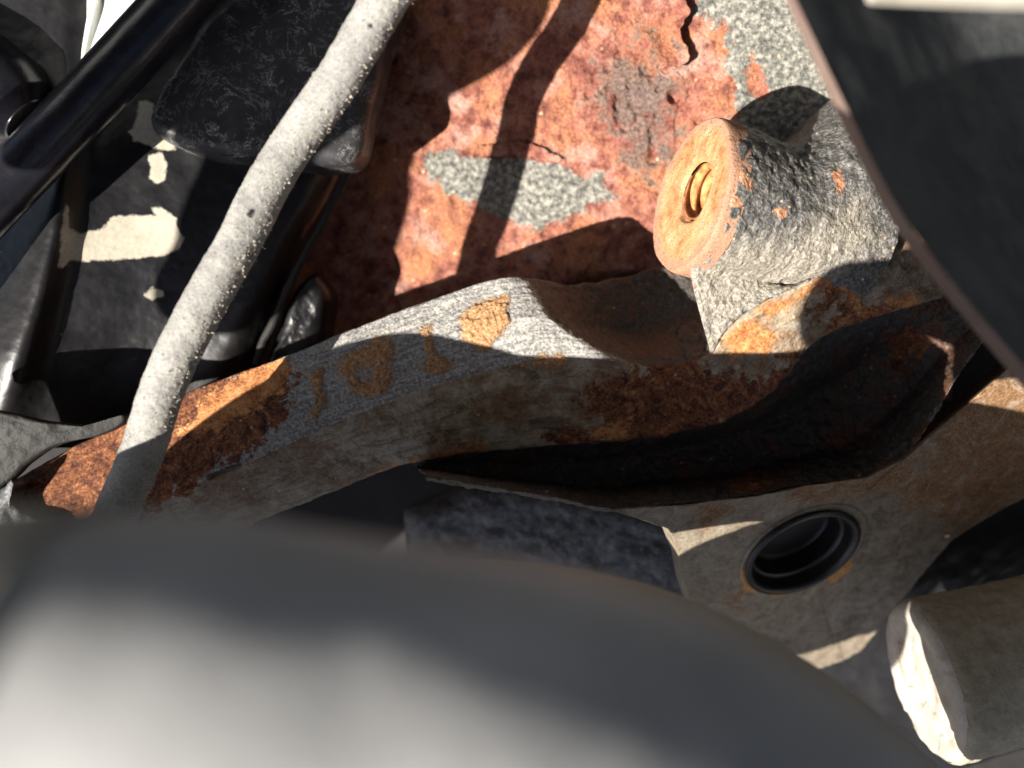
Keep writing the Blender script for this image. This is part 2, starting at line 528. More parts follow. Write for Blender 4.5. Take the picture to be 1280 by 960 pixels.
# ------------------------------------------------------------------ the engine bay floor and the rusty panel
n = 60
U, V = np.meshgrid(np.linspace(-900, 2200, n), np.linspace(-800, 1900, n), indexing='ij')
g = P(U, V, -78.0 + 0 * U)
g[..., 2] += 3 * fbm(g, 40, 3, 5)
fl = grid_obj('engine_bay_floor', g, M['floor'], flip=True)
tag(fl, kind='structure')

def panel_z(u, v):
    z = -38 + 23 * np.clip((u - 620) / 380 * .5 + .5 - (v - 90) / 240 * .5, -.2, 1.25)
    return z - 40 * sstep(335, 400, np.asarray(v, float)) * sstep(690, 780, np.asarray(u, float))

nu, nv = 620, 440
U, V = np.meshgrid(np.linspace(285, 1190, nu), np.linspace(-70, 500, nv), indexing='ij')
g = P(U, V, panel_z(U, V))
q = g.copy(); q[..., 2] = 0
greys = [[(522, 192), (560, 187), (592, 196), (603, 186), (650, 191), (690, 188), (700, 205), (735, 226), (752, 212), (770, 247), (672, 288), (615, 268), (560, 236), (530, 216)],
         [(862, -40), (1220, -80), (1220, 330), (985, 300), (940, 215), (925, 160), (912, 80), (895, 25), (868, 20)]]
grey = sdf_any(greys, U, V)
isl = [[(930, 72), (945, 62), (955, 90), (963, 118), (948, 126), (935, 105)], [(885, 60), (905, 25), (912, 70), (900, 110)]]
grey = np.minimum(grey, -sdf_any(isl, U, V))
pits = sdf([(735, 75), (790, 60), (850, 100), (838, 190), (800, 210), (750, 150)], U, V)
w = fbm(q, 5, 3, 3)
rough_zone = sstep(-2, 1.0, -grey + 1.5 * w)
dz = 0.9 * fbm(q, 22, 3, 1) + rough_zone * (0.8 * fbm(q, 4.0, 5, 7, .6) - 0.45)
dz -= rough_zone * 0.9 * np.maximum(0, fbm(q, 2.6, 3, 9) - .12) * (.6 + 2.2 * sstep(-5, 4, pits))
dz += (1 - rough_zone) * 0.22 * fbm(q, 1.6, 3, 21)
rr = np.hypot(U - 843, V - 121)
dz += 0.7 * np.exp(-((rr - 11) / 4.0) ** 2) - 2.2 * np.exp(-(rr / 7.5) ** 2)
for (a, b, r) in ((748, 130, 5), (735, 118, 4), (760, 84, 4), (790, 128, 5), (872, 152, 4), (782, 160, 5)):
    dz -= 1.0 * np.exp(-(np.hypot(U - a, V - b) / r) ** 2)
g[..., 2] += dz
panel = thing('rusty_panel', 'red brown rusted sheet panel with patches of old grey paint behind the arm', 'panel')
grid_obj('sheet', g, M['panel'], panel, dict(grey=grey, pits=pits), flip=True)

def flake(poly, z0, lift, seed, name='rust_flake'):
    """a lifted, curled flake with thickness"""
    poly = np.asarray(poly, float)
    cx, cy = poly.mean(0)
    ring = even(np.vstack([poly, poly[:1]]), 70)[:-1]
    rng = np.random.RandomState(seed)
    ring += rng.normal(0, .9, ring.shape)
    rows = []
    for t in np.linspace(0, 1, 14):
        rows.append(np.stack([cx + (ring[:, 0] - cx) * t, cy + (ring[:, 1] - cy) * t], 1))
    uv = np.array(rows)
    t = np.linspace(0, 1, 14)[:, None]
    z = panel_z(uv[..., 0], uv[..., 1]) + z0 + lift * t ** 2 * (.4 + .6 * ((uv[..., 0] - cx) / np.ptp(poly[:, 0]) + .5))
    p = P(uv[..., 0], uv[..., 1], z)
    p[..., 2] += .5 * fbm(p, 4, 4, seed)
    lo = p[-1:].copy(); lo[..., 2] -= .7
    lo2 = p[:1].copy(); lo2[..., 2] -= .7
    gg = np.concatenate([p, lo, lo2], 0)
    uu, vv = to_px(gg)
    return grid_obj(name, gg, M['panel'], panel, dict(grey=0 * uu - 8, pits=0 * uu - 3 + 3 * fbm(gg, 6, 2, 4)), wrap=True, flip=True)

flake([(787, 18), (800, -8), (842, -12), (862, 12), (850, 38), (862, 66), (852, 84), (828, 74), (815, 48), (795, 36)], .9, 2.0, 3)
flake([(598, 182), (655, 178), (700, 196), (690, 204), (640, 196), (604, 198)], .1, .5, 5)
flake([(392, 372), (402, 352), (414, 358), (416, 396), (404, 420), (396, 410)], .5, 2.2, 8)

# ------------------------------------------------------------------ the cast bracket
bracket = thing('cast_bracket', 'rusty cast iron suspension arm with a threaded boss and a drilled lower plate', 'bracket')

#       ridge(u,v,z)          mid(u,v,z)          front top edge        front bottom edge
ST = [((-60, 640, -6),      (-50, 668, -3),      (-40, 695, -1),      (10, 760, -9)),
      ((100, 552, -6),      (105, 605, -2),      (120, 655, 0),       (190, 712, -8)),
      ((235, 487, -5),      (243, 545, -1),      (255, 602, 0),       (330, 652, -8)),
      ((300, 462, -5),      (315, 515, 0),       (340, 565, 1),       (420, 617, -8)),
      ((370, 437, -4),      (392, 484, 0),       (420, 528, 1),       (490, 588, -8)),
      ((450, 405, -3),      (470, 453, 1),       (500, 497, 2),       (555, 575, -7)),
      ((540, 371, -2),      (556, 424, 2),       (575, 473, 2),       (620, 568, -7)),
      ((600, 350, -1),      (616, 403, 3),       (640, 456, 2),       (690, 562, -7)),
      ((640, 343, 0),       (668, 393, 3),       (715, 449, 2),       (760, 556, -7)),
      ((664, 345, -3),      (702, 401, 0),       (765, 450, 1.5),     (800, 551, -7)),
      ((712, 353, -18),     (752, 411, -17),     (802, 456, -1),      (840, 546, -7)),
      ((765, 345, -23),     (802, 412, -21),     (835, 461, -4),      (880, 537, -7)),
      ((832, 330, -25),     (850, 395, -22),     (880, 447, -1),      (925, 520, -6)),
      ((890, 335, -24),     (890, 380, -19),      (905, 415, 1),       (960, 500, -5)),
      ((940, 330, -16),     (940, 360, -10),      (945, 383, 3),       (990, 465, -4)),
      ((990, 310, -14),      (990, 335, -8),      (1000, 356, 4),      (1030, 425, -4)),
      ((1040, 280, -14),     (1040, 300, -8),     (1060, 318, 4),      (1090, 402, -4)),
      ((1070, 220, -14),     (1070, 240, -8),     (1087, 262, 3),      (1150, 384, -4)),
      ((1075, 140, -8),     (1075, 165, -3),     (1094, 190, 1),      (1200, 368, -5)),
      ((1075, 40, -8),      (1075, 60, -3),      (1100, 100, -1),     (1250, 330, -6))]
rid, mid, fro, bot = [np.array([P(*s[k]) for s in ST]) for k in range(4)]
back = rid + np.array([2, -4, -22.0])
under = bot + np.array([0, 5, -16.0])
segs = [8, 40, 40, 46, 10]
NU = 1150
g = rails_grid([back, rid, mid, fro, bot, under], NU, segs, 6)
nrm = grid_normals(g)
if nrm[NU // 3, 50, 2] < 0:
    nrm = -nrm; FL = True
else:
    FL = False
u, v = to_px(g)
col = np.arange(g.shape[1])[None, :] + 0 * u
c_front = segs[0] + segs[1] + segs[2]
front = np.where(col >= c_front, 1, -1) * np.abs(col - c_front) * 0.30
stn = np.linspace(0, len(ST) - 1, NU)[:, None] + 0 * u
# the saddle and everything under the boss carries the black casting skin
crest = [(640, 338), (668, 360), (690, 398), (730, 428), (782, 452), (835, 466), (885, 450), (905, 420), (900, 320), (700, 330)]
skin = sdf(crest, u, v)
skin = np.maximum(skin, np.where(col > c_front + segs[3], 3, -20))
left_rust = sdf([(-120, 560), (230, 480), (300, 455), (352, 450), (366, 480), (352, 520), (318, 552), (280, 575), (250, 600), (150, 660), (-100, 800)], u, v)
browns = [[(720, 500), (770, 470), (830, 462), (872, 455), (895, 470), (930, 475), (985, 440), (1000, 450), (962, 505), (900, 540), (820, 552), (700, 562), (690, 545), (760, 530)],
          [(990, 440), (960, 460), (935, 480), (925, 520), (985, 480), (1003, 450)],
          [(1000, 366), (1040, 345), (1050, 360), (1035, 388), (1010, 396)],
          [(1060, 372), (1090, 385), (1130, 382), (1075, 410), (1050, 412), (1040, 402)]]
brown = np.maximum(left_rust, sdf_any(browns, u, v))
grey_isl = [[(895, 445), (970, 442), (985, 452), (960, 470), (910, 468)], [(1012, 368), (1030, 358), (1032, 372), (1015, 380)]]
brown = np.minimum(brown, -1.0 * sdf_any(grey_isl, u, v))
oranges = [[(415, 622), (470, 592), (540, 566), (606, 556), (612, 580), (545, 590), (490, 602), (430, 626)],
           [(905, 430), (915, 402), (945, 398), (968, 420), (965, 440), (915, 444)],
           [(940, 388), (1000, 362), (1040, 344), (1050, 350), (1010, 372), (960, 396)],
           [(1048, 352), (1062, 358), (1076, 382), (1092, 392), (1080, 398), (1062, 378)],
           [(222, 545), (262, 492), (300, 464), (350, 447), (364, 462), (352, 486), (318, 512), (268, 538)],  # sunlit part of the left rust, painted in as brighter orange
           [(735, 545), (775, 525), (790, 530), (765, 552)],
           [(1110, 375), (1145, 368), (1140, 384), (1115, 386)]]
orange = sdf_any(oranges, u, v)
marks = [[(574, 398), (588, 382), (634, 370), (638, 402), (624, 420), (606, 440), (580, 428)],
         [(418, 458), (440, 440), (470, 424), (490, 422), (491, 468), (482, 490), (456, 497), (434, 482)],
         [(524, 412), (538, 408), (541, 438), (566, 455), (550, 470), (524, 466), (534, 446)],
         [(384, 466), (404, 460), (402, 480), (407, 502), (396, 522), (386, 520), (394, 496)],
         [(655, 455), (672, 444), (700, 444), (720, 452), (690, 462)]]
mark = sdf_any(marks, u, v)
mark = np.minimum(mark, -sdf([(446, 462), (468, 458), (466, 474), (450, 478)], u, v))
# displacement: fine ribs of the saw-cut top, lumpy skin, chewed front face
topmask = ((col > segs[0]) & (col < c_front))
is_front = sstep(-.3, .6, front)
d = 0.30 * fbm(g, 9, 3, 2)
d += np.where(skin > 0, 0.55, 0.16) * fbm(g, 1.7, 3, 4)
d += is_front * (0.45 * fbm(g, 6, 4, 11, .6) - .9 * np.maximum(0, fbm(g, 3.0, 3, 19) - .25))
d += (brown > 0) * is_front * .5 * fbm(g, 2.2, 4, 23, .6)
d += 0.35 * sstep(-.2, .6, mark + .5 * fbm(g, 1.5, 3, 8)) * (1 + fbm(g, .8, 2, 13))
rib = np.sin((col + 2.5 * fbm(g, 8, 2, 6)) * .9) * .055 * topmask * (skin < 0) * sstep(-.3, .3, fbm(g, 14, 2, 16))
g = g + nrm * (d + rib)[..., None]
# a small crack where the rust scale meets the flash edge
crk = sdf([(258, 594), (300, 578), (302, 582), (262, 600)], u, v)
g[..., 2] -= 1.4 * sstep(-.3, .3, crk)
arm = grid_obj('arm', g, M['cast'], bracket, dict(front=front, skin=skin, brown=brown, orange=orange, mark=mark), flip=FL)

# boss -------------------------------------------------------------
bn = np.array([-.93, .196, .307]); bn /= np.linalg.norm(bn)
C0 = P(865, 245, 2.0)
wv = np.array([0, 0, D]) - C0; wv /= np.linalg.norm(wv)
tow = wv - bn * wv.dot(bn); tow /= np.linalg.norm(tow)
up = np.cross(bn, tow)
if up[1] < 0: up = -up
RB, LB = 15.3, 37.0
na, narc, nweb = 150, 150, 70
r2 = spline(np.array([P(*s) for s in [(889, 447, -1), (905, 417, 1), (945, 384, 3.2), (1000, 357, 4.2), (1045, 330, 4.2), (1075, 300, 3.6), (1089, 255, 3)]]), na)
aa = np.linspace(0, 1, na)
cols = []
phi = np.radians(np.linspace(-75, 142, narc))
for a, e in zip(aa, r2):
    c = C0 - bn * LB * a
    flare = 1 + 1.0 * sstep(.40, .85, a) ** 1.3 * (1 - sstep(-10, 75, np.degrees(phi))) - .05 * sstep(0, .5, a)
    edge_r = 1 - .05 * (1 - sstep(0, .04, a))
    arc = c + (RB * flare * edge_r)[:, None] * (np.cos(phi)[:, None] * up + np.sin(phi)[:, None] * tow)
    p0 = arc[-1]
    tang = arc[-1] - arc[-2]; tang /= np.linalg.norm(tang)
    t = np.linspace(0, 1, nweb + 1)[1:, None]
    L = np.linalg.norm(e - p0)
    # hermite from the cylinder to the flash edge
    h00, h10, h01, h11 = 2*t**3-3*t**2+1, t**3-2*t**2+t, -2*t**3+3*t**2, t**3-t**2
    m1 = (e - p0) * .8 + np.array([0, 0, -.1 * L])
    web = h00 * p0 + h10 * tang * L * .5 + h01 * e + h11 * m1
    hid = e + np.array([0, 1.0, -9.0])
    cols.append(np.vstack([arc, web, hid[None]]))
g = np.array(cols)
wall = g[0].copy()
kk = sstep(narc - 6, narc + 6, np.arange(len(wall)))[:, None]
walls = [wall + kk * (np.array([.4, 0, -1.0]) * dd) for dd in (20, 12, 6, 2, .6)]
g = np.concatenate([np.array(walls), g], 0)
aa = np.concatenate([np.zeros(5), aa])
g = smooth_v(g, 3)
hidden_side = C0[None, None] * 0
nrm = grid_normals(g)
BF = nrm[na // 2, narc // 2].dot(tow) < 0
if BF: nrm = -nrm
u, v = to_px(g)
avec = aa[:, None] + 0 * u
lump = .50 * fbm(g, 1.5, 3, 31, .55) + .35 * fbm(g, 5, 3, 33)
lump *= sstep(0, .05, avec) * .85 + .15
g = g + nrm * lump[..., None]
rust = sdf_any([[(918, 208), (928, 205), (932, 218), (942, 232), (934, 238), (922, 225)], [(912, 248), (922, 245), (928, 258), (918, 262)],
                [(966, 262), (976, 258), (984, 264), (978, 273), (970, 270)], [(1040, 215), (1050, 212), (1057, 232), (1048, 242)]], u, v)
rust = np.maximum(rust, np.where((avec < .035) & (np.arange(g.shape[1])[None] < narc), .8 - avec * 30, -5))
dust_and_sun = sdf([(842, 338), (900, 300), (980, 300), (1070, 250), (1100, 300), (1000, 370), (930, 400), (890, 450)], u, v)
boss = grid_obj('boss', g, M['boss'], bracket, dict(rust=rust, dust_and_sun=dust_and_sun), flip=BF)

# face ring with the threaded hole
nph = 220
ph = np.linspace(0, 2 * np.pi, nph, endpoint=False)
HC = C0 + up * 1.0 - np.cross(up, bn) * 0 + tow * 1.4
rh = 6.4
rows, edge = [], []
prof = [(0.0, -3.0, 1.005), (0.0, -1.0, 1.0)] + [(t, 0.0, 1) for t in np.linspace(0.0, 1, 40)]
for t, off, k in prof:
    cc = C0 * (1 - t) + HC * t
    rad = (RB - .1) * k * (1 - t) + rh * t
    wob = 1 + (.012 * np.sin(3 * ph + 1) + .010 * np.sin(7 * ph)) * (1 - t)
    rows.append(cc + bn * (off + .5 - 1.0 * (t < .03) * (1 - t / .03 if t < .03 else 0)) + (rad * wob)[:, None] * (np.cos(ph)[:, None] * up + np.sin(ph)[:, None] * tow))
    edge.append(np.full(nph, 2.5 - t * 10))
for dep in (.25, .7):
    rows.append(HC + bn * (.5 - dep) + (rh - dep * .8) * (np.cos(ph)[:, None] * up + np.sin(ph)[:, None] * tow)); edge.append(np.full(nph, -8.))
g = np.array(rows)
g = g + bn * (.22 * fbm(g, 4, 3, 41) + .12 * fbm(g, 1.2, 3, 42))[..., None]
nn = grid_normals(g, True)[25, 10].dot(bn)
face = grid_obj('boss_face', g, M['face'], boss, dict(edge=np.array(edge)), wrap=True, flip=nn < 0)
tag(face, 'flat orange rusted end face of the boss')
# helical thread
nd = 160
dep = np.linspace(.6, 17, nd)
PIT = 2.3
hel = dep[:, None] / PIT + ph[None] / (2 * np.pi)
tri = np.abs((hel % 1) * 2 - 1)
rad = rh - .55 - .95 * sstep(.15, .85, tri)
g = HC + bn * (.5 - dep)[:, None, None] + rad[..., None] * (np.cos(ph)[None, :, None] * up + np.sin(ph)[None, :, None] * tow)
th = grid_obj('thread', g, M['thread'], boss, wrap=True, flip=nn < 0)
disc = HC + bn * (.5 - 16.5) + 6 * (np.cos(ph)[:, None] * up + np.sin(ph)[:, None] * tow)
mesh_from('hole_bottom', disc, [list(range(nph))], M['thread'], boss)

HZ = P(1001, 688, -22.0)
gx, gy = -.37 * .95, .93 * .95
def plate_z_px(uu, vv):
    z = np.full(np.shape(uu), -22.0)
    for _ in range(12):
        p = P(uu, vv, z)
        z = HZ[2] + gx * (p[..., 0] - HZ[0]) + gy * (p[..., 1] - HZ[1])
    return z
pn = np.array([-gx, -gy, 1.0]); pn /= np.linalg.norm(pn)
# pocket under the flash edge ----------------------------------------
PK = [((505, 572, -8),  (515, 580, -11), (522, 585, -12), (530, 594, -9)),
      ((595, 560, -10), (598, 580, -15), (600, 595, -14), (600, 606, -9)),
      ((690, 550, -11), (690, 580, -18), (690, 605, -17), (690, 621, -8)),
      ((760, 540, -12), (762, 575, -21), (763, 610, -19), (765, 636, -5)),
      ((850, 525, -13), (850, 560, -25), (850, 598, -22), (850, 630, -6)),
      ((930, 500, -13), (925, 545, -28), (928, 590, -25), (930, 622, -8)),
      ((975, 455, -12), (985, 510, -30), (1000, 570, -27), (1012, 606, -10)),
      ((1030, 410, -10), (1045, 475, -29), (1068, 550, -27), (1087, 598, -9)),
      ((1095, 385, -9), (1105, 440, -23), (1122, 505, -23), (1134, 572, -7)),
      ((1155, 370, -8), (1158, 410, -15), (1165, 460, -17), (1170, 520, -4)),
      ((1200, 355, -8), (1200, 385, -10), (1202, 420, -10), (1205, 462, -1)),
      ((1250, 320, -8), (1250, 350, -8), (1250, 380, -7), (1240, 415, 1))]
rl = [np.array([P(*s[k]) for s in PK]) for k in range(3)]
rl.append(np.array([P(s[3][0], s[3][1], plate_z_px(np.float64(s[3][0]), np.float64(s[3][1])) - .6) for s in PK]))
g = rails_grid([rl[0] + np.array([0, 3, 4.]), rl[0], rl[1], rl[2], rl[3], rl[3] + np.array([0, -1.5, -8.])], 620, [6, 40, 40, 40, 8], 14)
nrm = grid_normals(g)
PF = nrm[300, 60, 2] < 0
if PF: nrm = -nrm
u, v = to_px(g)
g = g + nrm * (.55 * fbm(g, 1.6, 3, 51) + .5 * fbm(g, 6, 3, 52))[..., None]
bro = sdf_any([[(905, 600), (935, 575), (985, 590), (975, 615), (900, 625)], [(540, 590), (560, 590), (565, 605), (540, 600)],
               [(1095, 420), (1140, 396), (1180, 400), (1165, 450), (1120, 480), (1100, 460)]], u, v) - 2.0
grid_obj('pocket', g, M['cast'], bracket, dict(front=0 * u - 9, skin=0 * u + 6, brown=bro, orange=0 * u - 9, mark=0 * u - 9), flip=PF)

# lower plate with the drilled hole -----------------------------------
ex = np.array([.93, .37, 0]); ex -= pn * ex.dot(pn); ex /= np.linalg.norm(ex)
ey = np.cross(pn, ex)
outline = np.array([(765, 637), (850, 630), (930, 622), (1012, 606), (1087, 598), (1134, 572), (1170, 520), (1205, 462), (1240, 415), (1330, 360),
                    (1420, 420), (1420, 540), (1270, 628), (1192, 674), (1132, 742), (1062, 832), (1062, 850), (1090, 900), (1080, 1000), (960, 1000), (880, 800), (853, 722), (848, 690), (836, 660)], float)
oz = plate_z_px(outline[:, 0], outline[:, 1])
op = P(outline[:, 0], outline[:, 1], oz)
ang = np.arctan2((op - HZ) @ ey, (op - HZ) @ ex)
nth = 420
th_ = np.linspace(-np.pi, np.pi, nth, endpoint=False)
# ray / outline intersection in the plate's plane
o2 = np.stack([(op - HZ) @ ex, (op - HZ) @ ey], 1)
def hit(t):
    dx, dy = math.cos(t), math.sin(t)
    best = None
    for i in range(len(o2)):
        a, b = o2[i], o2[(i + 1) % len(o2)]
        e = b - a
        den = dx * e[1] - dy * e[0]
        if abs(den) < 1e-9: continue
        s = (a[0] * e[1] - a[1] * e[0]) / den
        w = (a[0] * dy - a[1] * dx) / den
        if s > 0 and -1e-6 <= w <= 1 + 1e-6:
            best = s if best is None else min(best, s)
    return best
outr = np.array([hit(t) for t in th_])
RH = 12.6
rows = [HZ + pn * (-7) + RH * (np.cos(th_)[:, None] * ex + np.sin(th_)[:, None] * ey),
        HZ + pn * (-.9) + RH * (np.cos(th_)[:, None] * ex + np.sin(th_)[:, None] * ey)]
for t in np.linspace(0, 1, 110) ** 1.25:
    r = (RH + .7) * (1 - t) + outr * t
    rows.append(HZ + r[:, None] * (np.cos(th_)[:, None] * ex + np.sin(th_)[:, None] * ey))
rows.append(rows[-1] + np.array([0, 0, -1.0]))
rows.append(rows[-1] + np.array([0, -1.0, -8.0]))
g = np.array(rows)
u, v = to_px(g)
rel = sstep(RH + .7, RH + 5, np.linalg.norm(g - HZ, axis=-1))
g = g + pn * ((.30 * fbm(g, 5, 4, 61) + .14 * fbm(g, 1.4, 3, 62) + .5 * fbm(g, 18, 2, 63)) * rel)[..., None]
bro = sdf_any([[(1080, 600), (1140, 570), (1170, 520), (1230, 420), (1330, 360), (1400, 540), (1270, 625), (1200, 668), (1150, 640), (1120, 625)],
               [(870, 630), (930, 622), (1012, 606), (1087, 598), (1090, 612), (1000, 628), (920, 640), (880, 665)],
               [(860, 730), (930, 740), (930, 765), (880, 770)]], u, v)
orr = sdf_any([[(925, 722), (932, 718), (948, 733), (942, 742), (930, 738)], [(968, 738), (978, 738), (978, 747), (968, 747)], [(1035, 722), (1062, 700), (1066, 708), (1048, 726), (1036, 730)]], u, v)
nn = grid_normals(g, True)[40, 10].dot(pn)
grid_obj('lower_plate', g, M['plate'], bracket, dict(brown=bro, orange=orr), wrap=True, flip=nn < 0)

lp = spline(np.array([(12.7, -1.5), (12.8, .25), (13.3, .5), (14.2, .45), (14.9, .15), (15.2, -1.0)]), 40)
LC = HZ + ex * .75 - ey * 1.0
g = LC + pn * lp[:, 1][:, None, None] + lp[:, 0][:, None, None] * (np.cos(ph)[None, :, None] * ex + np.sin(ph)[None, :, None] * ey)
g = g + pn * (.25 * fbm(g, 3, 3, 66))[..., None]
nn = grid_normals(g, True)[20, 10].dot(pn)
grid_obj('hole_lip', g, M['lip'], bracket, dict(brown=0 * g[..., 0] - 6, orange=sdf_any([[(918, 715), (934, 712), (952, 736), (940, 746), (920, 736)], [(966, 734), (980, 734), (980, 750), (966, 750)], [(1030, 726), (1058, 698), (1072, 704), (1048, 732)]], *to_px(g))), wrap=True, flip=nn < 0)

# ------------------------------------------------------------------ rubber plug in the hole
prof = [(12.55, -6), (12.55, .2), (13.3, .7), (13.4, 1.2), (12.9, 1.6), (12.2, 1.55), (11.6, .9), (11.3, -.4), (11.0, -1.6), (10.6, -2.0), (10.3, -2.0), (10.1, -2.4), (9.9, -5.6), (9.6, -6.4), (8.8, -6.8), (4, -6.9), (.01, -6.9)]
pr = spline(np.array(prof), 120)
g = HZ + pn * pr[:, 1][:, None, None] + pr[:, 0][:, None, None] * (np.cos(ph)[None, :, None] * ex + np.sin(ph)[None, :, None] * ey)
nn = grid_normals(g, True)[-20, 10].dot(pn)
pl = grid_obj('rubber_plug', g, M['rubber'], None, wrap=True, flip=nn < 0)
tag(pl, 'round black rubber plug pressed into the hole of the lower plate', 'plug')

# ------------------------------------------------------------------ cable, tube, clamp
cpts = [(530, -75, 31), (478, 5, 30), (425, 95, 28), (378, 162, 25.5), (338, 225, 24.5), (300, 300, 25), (248, 392, 26), (206, 478, 25), (185, 545, 23), (172, 580, 21.5), (140, 655, 18), (100, 760, 16), (60, 880, 15)]
path = np.array([P(*c) for c in cpts])
g = tube_grid(path, 3.75, 700, 72)
nn = grid_normals(g, True)
if (nn[100, :, :] * (g[100] - g[100].mean(0))).sum() < 0: nn = -nn; CF = True
else: CF = False
u, v = to_px(g)
g = g + nn * (.10 * fbm(g, 2.0, 3, 71) + .10 * fbm(g, .8, 2, 72) + .12 * fbm(g, 9, 2, 73))[..., None]
blk = np.maximum(sdf([(308, 268), (314, 260), (320, 262), (316, 272), (310, 273)], u, v), sdf([(460, 30), (466, 30), (465, 35), (460, 34)], u, v))
cable = thing('grey_cable', 'thin grey dusty cable running diagonally in front of the black housing', 'cable')
grid_obj('sheath', g, M['cable'], cable, dict(black=blk), wrap=True, flip=CF, caps=True)
# grit and lint stuck to the sheath
rng = np.random.RandomState(4)
vv_, ff = [], []
for k in range(2600):
    i = rng.randint(5, 690)
    right = rng.rand() < .72
    j = int((rng.normal(27, 8) if right else rng.uniform(0, 36))) % 72
    p, nrm_ = g[i, j], nn[i, j]
    if nrm_[2] < -.35: continue
    h = rng.gamma(2.0, .065) * (1.3 if right else .7) + .05
    w_ = rng.uniform(.06, .20)
    t1 = np.cross(nrm_, [0, 0, 1.0]) + rng.normal(0, .3, 3); t1 /= np.linalg.norm(t1)
    t2 = np.cross(nrm_, t1)
    tip = p + nrm_ * h + rng.normal(0, .25, 3) * h
    b0 = len(vv_)
    vv_ += [p + t1 * w_ - nrm_ * .05, p - t1 * w_ * .5 + t2 * w_ - nrm_ * .05, p - t1 * w_ * .5 - t2 * w_ - nrm_ * .05, tip]
    ff += [[b0, b0 + 1, b0 + 3], [b0 + 1, b0 + 2, b0 + 3], [b0 + 2, b0, b0 + 3], [b0, b0 + 2, b0 + 1]]
lint = mesh_from('dust_grain', np.array(vv_), ff, M['grit'], cable, smooth=False)
lint['kind'] = 'stuff'

path = np.array([P(a, b, 1.0) for a, b in [(-160, 415), (-20, 262), (95, 142), (228, -5), (330, -120)]])
g = tube_grid(path, 5.7, 300, 64)
nn = grid_normals(g, True)
TF = (nn[100] * (g[100] - g[100].mean(0))).sum() < 0
g = g + (-nn if TF else nn) * (.10 * fbm(g, 6, 2, 81))[..., None]
tb = grid_obj('black_tube', g, M['tube'], None, wrap=True, flip=TF, caps=True)
tag(tb, 'glossy black plastic tube crossing the upper corner over the zinc bracket', 'tube')

def solid(name, outline_px, z, thick, material, parent=None, bevel=1.2, tilt=(0, 0), bump=0.0, seed=1, attrs=None, res=90, inner=24):
    """rounded slab: outline in pixels at height z, with real thickness; tilt = mm of height per mm in x and y"""
    o = even(np.vstack([outline_px, outline_px[:1]]), res + 1)[:-1] if len(outline_px) > 8 else np.array(outline_px, float)
    if len(outline_px) <= 8:
        pts = np.array(outline_px, float)
        out = []
        per = max(4, res // len(pts))
        for i in range(len(pts)):
            a, b = pts[i], pts[(i + 1) % len(pts)]
            for t in np.linspace(0, 1, per, endpoint=False):
                out.append(a * (1 - t) + b * t)
        o = np.array(out)
        for _ in range(3):
            o = (np.roll(o, 1, 0) + 2 * o + np.roll(o, -1, 0)) / 4
    p = P(o[:, 0], o[:, 1], np.full(len(o), float(z)))
    c = p.mean(0)
    inw = c - p; inw /= np.linalg.norm(inw, axis=1, keepdims=True)
    rows = [p + [0, 0, -thick] + 0 * inw]
    for a in np.linspace(0, math.pi / 2, 7):
        rows.append(p + inw * bevel * (1 - math.cos(a)) + np.array([0, 0, -bevel + bevel * math.sin(a)]))
    last = rows[-1]
    for t in np.linspace(0, 1, inner)[1:]:
        rows.append(last * (1 - t) + (c + [0, 0, 0]) * t * 1.0 + 0)
        rows[-1][:, 2] = last[:, 2]
    g = np.array(rows)
    g[..., 2] += tilt[0] * (g[..., 0] - c[0]) + tilt[1] * (g[..., 1] - c[1])
    if bump:
        g[..., 2] += bump * fbm(g, 5, 4, seed)
    u, v = to_px(g)
    at = {k: f(u, v, g) for k, f in (attrs or {}).items()}
    nn = grid_normals(g, True)[12, 5][2]
    return grid_obj(name, g, material, parent, at, wrap=True, flip=nn < 0)

zb = thing('zinc_bracket', 'bright zinc plated steel bracket with a square raised pad behind the black tube', 'bracket')
solid('bracket_leg', [(120, -40), (128, 0), (104, 84), (112, 92), (215, 10), (250, -40)], -9, 5, M['zinc'], zb, .8, tilt=(.15, -.1), bump=.25)
solid('raised_pad', [(134, -30), (137, 12), (152, 22), (172, 26), (230, -30)], -6, 4, M['zinc'], zb, .6, tilt=(.1, -.1), bump=.1)
solid('turned_edge', [(118, -40), (124, 2), (101, 80), (98, 84), (100, 62), (112, 5), (108, -40)], -10.2, 7, M['zinc'], zb, .5, tilt=(.5, 0), bump=.1)

# ------------------------------------------------------------------ black housing on the left
hs = thing('black_housing', 'scuffed black plastic housing with pale dusty patches painted as sunlight behind the grey cable', 'housing')
HR = [  # rows from top to bottom: columns left -> right
    [(-150, -120, -14), (20, -120, -14), (60, -120, -16), (110, -120, -18), (250, -120, -14), (400, -120, -10), (455, -120, -9), (520, -120, -13), (530, -120, -45)],
    [(-150, 40, -14), (30, 40, -14), (85, 40, -14), (125, 40, -17), (250, 40, -13), (390, 40, -9), (440, 40, -8), (486, 40, -12), (492, 40, -45)],
    [(-150, 200, -14), (30, 200, -13), (80, 200, -7), (112, 200, -12), (230, 200, -13), (350, 200, -9), (400, 200, -8), (440, 200, -13), (446, 200, -45)],
    [(-150, 330, -14), (-20, 330, -12), (58, 330, -5), (88, 330, -11), (190, 330, -13), (290, 330, -10), (335, 330, -7), (372, 330, -13), (378, 330, -45)],
    [(-150, 450, -15), (-70, 450, -12), (22, 450, -5), (62, 450, -12), (150, 450, -15), (240, 450, -12), (285, 450, -9), (322, 450, -15), (328, 450, -45)],
    [(-150, 560, -18), (-100, 560, -16), (-10, 560, -12), (40, 560, -17), (110, 560, -18), (190, 560, -16), (235, 560, -14), (275, 560, -18), (280, 560, -45)]]
DZ = (0, 0, 0, 0, -2, -8, -11, -12, 0)     # the housing falls away towards its seam
